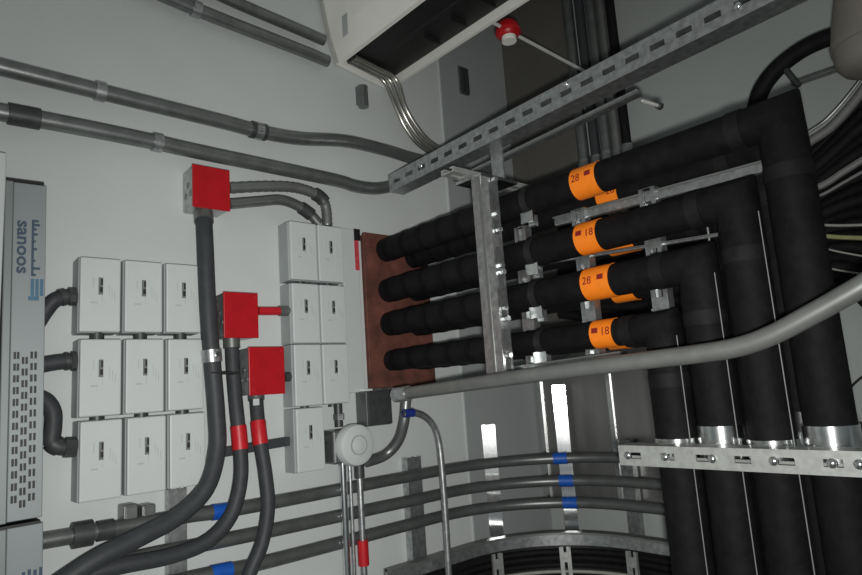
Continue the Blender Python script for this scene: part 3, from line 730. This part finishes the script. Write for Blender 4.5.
# ------------------------------------------------------------------ curved cable tray with black cables
zt = -0.372
c0 = Vector((1.296 - 0.26, 1.085 - 0.26, 0))
def arc_path(z, off, x_start=0.80, yend=0.2, n=18):
    R = 0.26 + off; pts = [Vector((x_start, c0.y + R, z))]
    for k in range(n + 1):
        a = math.pi / 2 * (1 - k / n); pts.append(Vector((c0.x + R * math.cos(a), c0.y + R * math.sin(a), z)))
    pts.append(Vector((c0.x + R, yend, z)))
    return pts
def strip(path, hh, th):
    bm = bmesh.new(); prev = None
    for i, p in enumerate(path):
        d = (path[min(i + 1, len(path) - 1)] - path[max(i - 1, 0)]).normalized(); nrm = Vector((d.y, -d.x, 0))
        vs = [bm.verts.new(p + nrm * s * th / 2 + VZ * t_ * hh / 2) for s, t_ in ((-1, -1), (1, -1), (1, 1), (-1, 1))]
        if prev:
            for k in range(4): bm.faces.new((prev[k], prev[(k + 1) % 4], vs[(k + 1) % 4], vs[k]))
        else: bm.faces.new(vs[::-1])
        prev = vs
    bm.faces.new(prev); return bm
t = TR = thing('cable_tray', 'curved steel cable tray with uprights sweeping round the corner below the conduits', 'cable tray', (c0.x, c0.y, 0.9))
part('top_rail', strip(arc_path(zr(zt), 0), 0.03, 0.012), M_GALV, t, True)
part('rail_lip', strip(arc_path(zr(zt) + 0.0135, -0.008), 0.005, 0.02), M_CLIGHT, t, True)
part('bottom_rail', strip(arc_path(zr(zt - 0.22), 0), 0.03, 0.012), M_GALV, t, True)
arc = arc_path(zr(zt), 0.001)
def on_arc(x):                              # tray point seen in photo column x
    best = None
    pts = []
    for a, b in zip(arc, arc[1:]): pts += [a.lerp(b, k / 30) for k in range(30)]
    for p in pts:
        v = p - Vector((0, 0, H)); d = v.dot(FWD); u = 431 + F * v.dot(RIGHT) / d
        if best is None or abs(u - x) < best[0]: best = (abs(u - x), p)
    return best[1]
for x in (418, 494, 564, 635, 700):
    p = on_arc(x); rad = Vector((p.x - c0.x, p.y - c0.y, 0)).normalized() if (p.x > c0.x and p.y > c0.y) else (VY if p.x <= c0.x else VX)
    side = rad.cross(VZ)
    part('upright', channel(Vector((p.x, p.y, zr(zt - 0.24))) - rad * 0.0145, VZ, rad, 0.222, 0.026, 0.008, True, t=0.002), M_GALVB, t)
    part('rung', obox(Vector((p.x, p.y, zr(zt - 0.225))) + rad * 0.016, rad, side, VZ, 0.03, 0.03, 0.01), M_GALV, t)
    # leg under the tray
    part('leg', obox(Vector((p.x, p.y, zr(zt - 0.225) / 2)) + rad * 0.012, rad, side, VZ, 0.02, 0.02, zr(zt - 0.225)), M_GALV, t)
for k in range(12):
    zz = zr(zt - 0.035 - 0.015 * k); off = 0.0185 + 0.002 * ((k * 5) % 3)
    m = M_WCABLE if k in (3, 7) else M_FOAM2
    solo('tray_cable', tube(arc_path(zz, off, 0.80, 0.22), 0.0072 if m is M_FOAM2 else 0.004, 10), m,
         (('upper' if k == 3 else 'lower') + ' pale thin cable' if m is M_WCABLE else 'black cable') + ' in the curved tray below the swept conduits', 'cable', ('pale' if m is M_WCABLE else 'black') + ' cables in the curved tray', True)
part('liner', strip(arc_path(zr(zt - 0.12), 0.036, 0.80, 0.22), 0.20, 0.003), M_BLACK, TR)

# ------------------------------------------------------------------ air conditioner
xa, xb = 0.778, 0.955; zb = 2.365; ztp = 2.68; ya, yb = 0.34, 1.145
t = thing('air_conditioner', 'cream split air conditioner seen from below with a dark open underside', 'air conditioner', ((xa + xb) / 2, (ya + yb) / 2, zb))
bm = bmesh.new()
xb = 0.935; zr_ = zb - 0.022
outer = [(xa, zb), (xa - 0.020, zb + 0.06), (xa - 0.036, zb + 0.15), (xa - 0.036, ztp - 0.03), (xa - 0.01, ztp), (xb, ztp), (xb, zr_)]
prof = outer + [(xb - 0.008, zr_), (xb - 0.008, ztp - 0.012), (xa - 0.005, ztp - 0.012), (xa - 0.024, ztp - 0.04), (xa - 0.024, zb + 0.15), (xa - 0.008, zb + 0.06), (xa + 0.010, zb - 0.001)]
r0 = [bm.verts.new((x, ya, z)) for x, z in prof]; r1_ = [bm.verts.new((x, yb, z)) for x, z in prof]
n = len(prof)
for k in range(n): bm.faces.new((r0[k], r0[(k + 1) % n], r1_[(k + 1) % n], r1_[k]))
bm.faces.new(r0[::-1]); bm.faces.new(r1_)
part('housing', bm, M_AC, t)
for (y0_, y1_) in ((yb - 0.012, yb), (ya, ya + 0.012)):
    bm = bmesh.new(); a_ = [bm.verts.new((x, y0_, z)) for x, z in outer]; b_ = [bm.verts.new((x, y1_, z)) for x, z in outer]
    m_ = len(outer)
    for k in range(m_): bm.faces.new((a_[k], a_[(k + 1) % m_], b_[(k + 1) % m_], b_[k]))
    bm.faces.new(a_[::-1]); bm.faces.new(b_)
    part('end_panel', bm, M_AC, t)
# dark underside, set up into the housing
bm = bmesh.new()
q4 = [bm.verts.new((x, y, z)) for (x, z) in ((xa + 0.006, zb + 0.010), (xb - 0.009, zr_ + 0.021)) for y in (ya + 0.012, yb - 0.012)]
q5 = [bm.verts.new(v.co + Vector((0, 0, 0.004))) for v in q4]
for a4 in (q4, q5): bm.faces.new((a4[0], a4[1], a4[3], a4[2]))
for (i_, j_) in ((0, 1), (1, 3), (3, 2), (2, 0)): bm.faces.new((q4[i_], q4[j_], q5[j_], q5[i_]))
part('underside', bm, M_BLACK, t)
part('fan_barrel', tube([(xa + 0.075, ya + 0.02, zb + 0.012), (xa + 0.075, yb - 0.09, zb + 0.012)], 0.010, 16), M_BLACK, t)
for k in range(7):
    yy = ya + 0.08 + k * 0.085
    part('vane', box((xb - 0.065, yy, zb - 0.008), (xb - 0.02, yy + 0.003, zb + 0.006)), M_BLACK, t)
part('panel_reflection', box((xa - 0.0365, P(345, 25, X=xa - .036).y - 0.010, P(345, 25, X=xa - .036).z - 0.025), (xa - 0.0355, P(345, 25, X=xa - .036).y + 0.010, P(345, 25, X=xa - .036).z + 0.025)), M_FAINT, t)  # faint grey reflection on the front panel, put in as a coloured rectangle
# refrigerant tubes
for k in range(3):
    pts = [Vector((xa + 0.02, yb - 0.024 - 0.013 * k, zb + 0.002)), Vector((xa + 0.08, yb - 0.024 - 0.013 * k, zb - 0.006)), Vector((xb - 0.035 + 0.008 * k, yb - 0.026 - 0.013 * k, zr_ + 0.001))]
    pix = [(396 + 4.5 * k, 108 - k), (405 + 5 * k, 127 - 1.5 * k), (418 + 5 * k, 144 - 2 * k), (436 + 4 * k, 155 - 2 * k), (462, 164)]
    pts += [P(x, y, Y=yb - 0.032 - 0.012 * k) for x, y in pix]
    solo('refrigerant_tube', tube(spline(pts, 8), 0.0055, 12), M_COPPER, 'silver tube curving down from the air conditioner, %s of three' % ('nearest the wall', 'middle', 'farthest from the wall')[k], 'tube', 'tubes from the air conditioner', True)
q = P(364, 97, Y=YW - 0.02)
t = thing('wall_bracket', 'small grey stub bracket on the wall under the air conditioner', 'bracket', (q.x, YW, q.z - 0.025))
part('stub', tube([(q.x, YW - 0.016, q.z - 0.024), (q.x, YW - 0.016, q.z + 0.028)], 0.0125, 14), M_COND, t, True)
part('plate', box((q.x - 0.010, YW - 0.008, q.z - 0.015), (q.x + 0.010, YW, q.z + 0.03)), M_COND, t)
q = P(465, 80, Y=YW - 0.01)
t = thing('wall_clip', 'small dark slotted clip on the wall under the slope of the air conditioner', 'clip', (q.x, YW, q.z - 0.035))
part('plate', box((q.x - 0.018, YW - 0.006, q.z - 0.042), (q.x + 0.016, YW, q.z + 0.042), 0.002), M_COND, t)
for dx in (-0.009, 0.002, 0.011): part('slat', box((q.x + dx - 0.003, YW - 0.012, q.z - 0.04), (q.x + dx + 0.003, YW - 0.006, q.z + 0.036)), M_FLEX, t)

# threaded rods and red cap
def threaded(label, a, b, r, nut=True):
    n = int((b - a).length / 0.0035); path = [a.lerp(b, k / n) for k in range(n + 1)]
    t = thing('threaded_rod', label, 'rod', a)
    part('thread', tube(path, lambda i: r + (0.0012 if i % 2 else -0.0002), 10), M_ROD, t)
    if nut: part('nut', disc(b - (b - a).normalized() * 0.01, (b - a), r + 0.0045, 0.008, 6), M_DARKM, t)
    return t
ca = P(508, 31, Y=0.80); a = Vector((xb + 0.002, 0.80, zb + 0.02)); a.z = P(482, 17, Y=0.8).z; b = Vector((XB, 0.80, P(578, 70, Y=0.8).z))
rd = (b - a).normalized()
threaded('threaded rod running from the air conditioner past the red cap', a, b, 0.0032, False)
t = thing('red_cap', 'round red cap with a pale base on the threaded rod', 'cap', ca)
bm = bmesh.new(); bmesh.ops.create_uvsphere(bm, u_segments=24, v_segments=14, radius=0.0265)
for v in bm.verts: v.co = ca + Vector((v.co.x * 1.0, v.co.y * 1.0, v.co.z * (1.0 if v.co.z > 0 else 0.85)))
part('dome', bm, M_RED, t, True)
part('base', disc(ca + Vector((-0.004, -0.004, -0.0285)), (0, 0, 1), 0.016, 0.012, 20, None, 0.002), M_AC, t, True)
part('band', ring(ca + Vector((0, 0, -0.004)), VZ, 0.024, 0.0275, 0.006), M_RTAPE, t, True)
a = P(628, 94, Y=0.45); b = P(661, 106.5, Y=0.45)
threaded('short threaded rod sticking out from behind the long slotted strut', Vector((0.87, a.y, a.z)), b, 0.0018, True)

# ------------------------------------------------------------------ right-hand side: bend, cables, hanging cylinder
XA = 1.30
t = thing('black_bend', 'black insulated pipe bend arching up from behind the top pipe', 'pipe', P(757, 110, X=XA))
pth = spline([P(x, y, X=XA) for x, y in ((752, 130), (756, 106), (763, 87), (778, 68), (800, 51), (822, 40), (845, 33), (866, 30))], 8)
part('insulation', tube(pth, 0.0165, 16), M_FOAM2, t, True)
part('stay', tube([P(786, 70, X=XA), P(799, 86, X=XA)], 0.006, 10), M_DARKM, t, True)
c = P(882, 40, X=1.20)
t = thing('hanging_cylinder', 'taupe rounded cylinder hanging by the black pipe bend', 'cylinder', (c.x, c.y, c.z - 0.05))
bm = bmesh.new(); rr = 0.070; zb4 = P(870, 73, X=1.20).z
prof = [(0.0001, zb4), (0.045, zb4 + 0.001), (0.060, zb4 + 0.008), (0.068, zb4 + 0.02), (rr, zb4 + 0.04), (rr, zb4 + 0.06), (rr * 0.93, zb4 + 0.09), (rr * 0.8, zb4 + 0.13), (rr * 0.6, zb4 + 0.2), (0.03, 2.78)]
rings = [[bm.verts.new((c.x + r * math.cos(a), c.y + r * math.sin(a), z)) for a in [2 * math.pi * k / 28 for k in range(28)]] for r, z in prof]
for p_, q_ in zip(rings, rings[1:]):
    for k in range(28): bm.faces.new((p_[k], p_[(k + 1) % 28], q_[(k + 1) % 28], q_[k]))
bm.faces.new(rings[0][::-1]); bm.faces.new(rings[-1])
part('shell', bm, M_TAN, t, True)
part('band', ring((c.x, c.y, zb4 + 0.05), VZ, rr, rr + 0.002, 0.012, 28), M_TAN, t, True)
XC = XB - 0.012
a, b = P(792, 84, X=XC), P(870, 57, X=XC)
solo('wall_rail', obox((a + b) / 2, b - a, VX, (b - a).cross(VX), (b - a).length, 0.02, 0.010, None, 0.002), M_COND, 'thin grey rail on the wall behind the black pipe bend', 'rail')
pth = spline([P(x, y, X=1.34) for x, y in ((790, 160), (810, 142), (828, 130), (845, 113), (862, 92), (885, 60))], 6); pth = spline(run_on(pth[::3], -1.3, 0.08), 3)
t = thing('tray_rail', 'pale curved side rail above the bundle of black cables', 'rail', pth[0])
part('rail', tube(pth, 0.0085, 10), M_MATTE, t, True)
part('edge', tube([p + Vector((-0.004, 0.004, 0.017)) for p in pth], 0.003, 8), M_COND, t, True)
# cable bundle fanning out
for k in range(17):
    y1_, y2_ = 152 + 8.2 * k, 102 + 12.2 * k
    pth = spline([P(x, y, X=1.365 - 0.004 * (k % 3)) for x, y in ((560, 226 + 5.5 * k), (650, 200 + 7.5 * k), (740, 186 + 7.0 * k), (780, 172 + 7.2 * k), (815, y1_), (862, y2_), (905, y2_ - 40 + 6 * k))], 6); pth = spline(run_on(pth[::3], -1.3, 0.03 - 0.004 * k), 3)
    solo('wall_cable', tube(pth, 0.0125, 10), M_FOAM if k % 2 else M_FOAM2, 'black cable of the bundle fanning out behind the top pipe', 'cable', 'black cables fanning out behind the pipes', True)
for (ya_, yb_, ym, m, r, lb) in ((187, 160, 187, M_MATTE, 0.0065, 'pale flat rail crossing the black cable bundle, upper one'), (196, 172, 196, M_MATTE, 0.003, 'thin pale rail crossing the black cable bundle, just under the flat one'),
                           (225, 225, 225, M_WCABLE, 0.0026, 'thin pale cable lying level across the black cable bundle'), (235.5, 238, 234, M_YELL, 0.0042, 'olive yellow cable crossing the black cable bundle'),
                           (247, 256, 243, M_WCABLE, 0.0018, 'thin wire sagging across the black cable bundle'), (266, 274, 262, M_WCABLE, 0.0018, 'lowest thin wire across the black cable bundle')):
    pth = spline([P(x, y, X=1.335) for x, y in ((795, ym + (ym - yb_) * -0.0), (818, ya_), (840, (ya_ + yb_) / 2 + 0.5), (862, yb_), (890, yb_ + (yb_ - ya_) * 0.6))], 6); pth = spline(run_on(pth[::3]), 3)
    solo('cross_cable', tube(pth, r, 8), m, lb, 'cable', None, True)
pth = spline([P(x, y, X=XB - 0.006) for x, y in ((838, 402), (848, 391), (856, 382), (870, 371))], 5)
solo('wall_wire', tube(pth, 0.0022, 8), M_BLACK, 'thin black wire on the bare grey wall below the cable bundle', 'wire', None, True)
q = P(858, 436, X=XB - 0.03)
t = thing('wall_clamp', 'dark rounded clamp block on the grey wall above the support strut', 'clamp', (XB, q.y, q.z - 0.03))
part('block', box((XB - 0.05, q.y - 0.05, q.z - 0.02), (XB, q.y + 0.03, q.z + 0.025), 0.012), M_DARKM, t)
part('bolt', disc((XB - 0.05, q.y + 0.01, q.z), (-1, 0, 0), 0.005, 0.005, 6), M_SHINY, t)
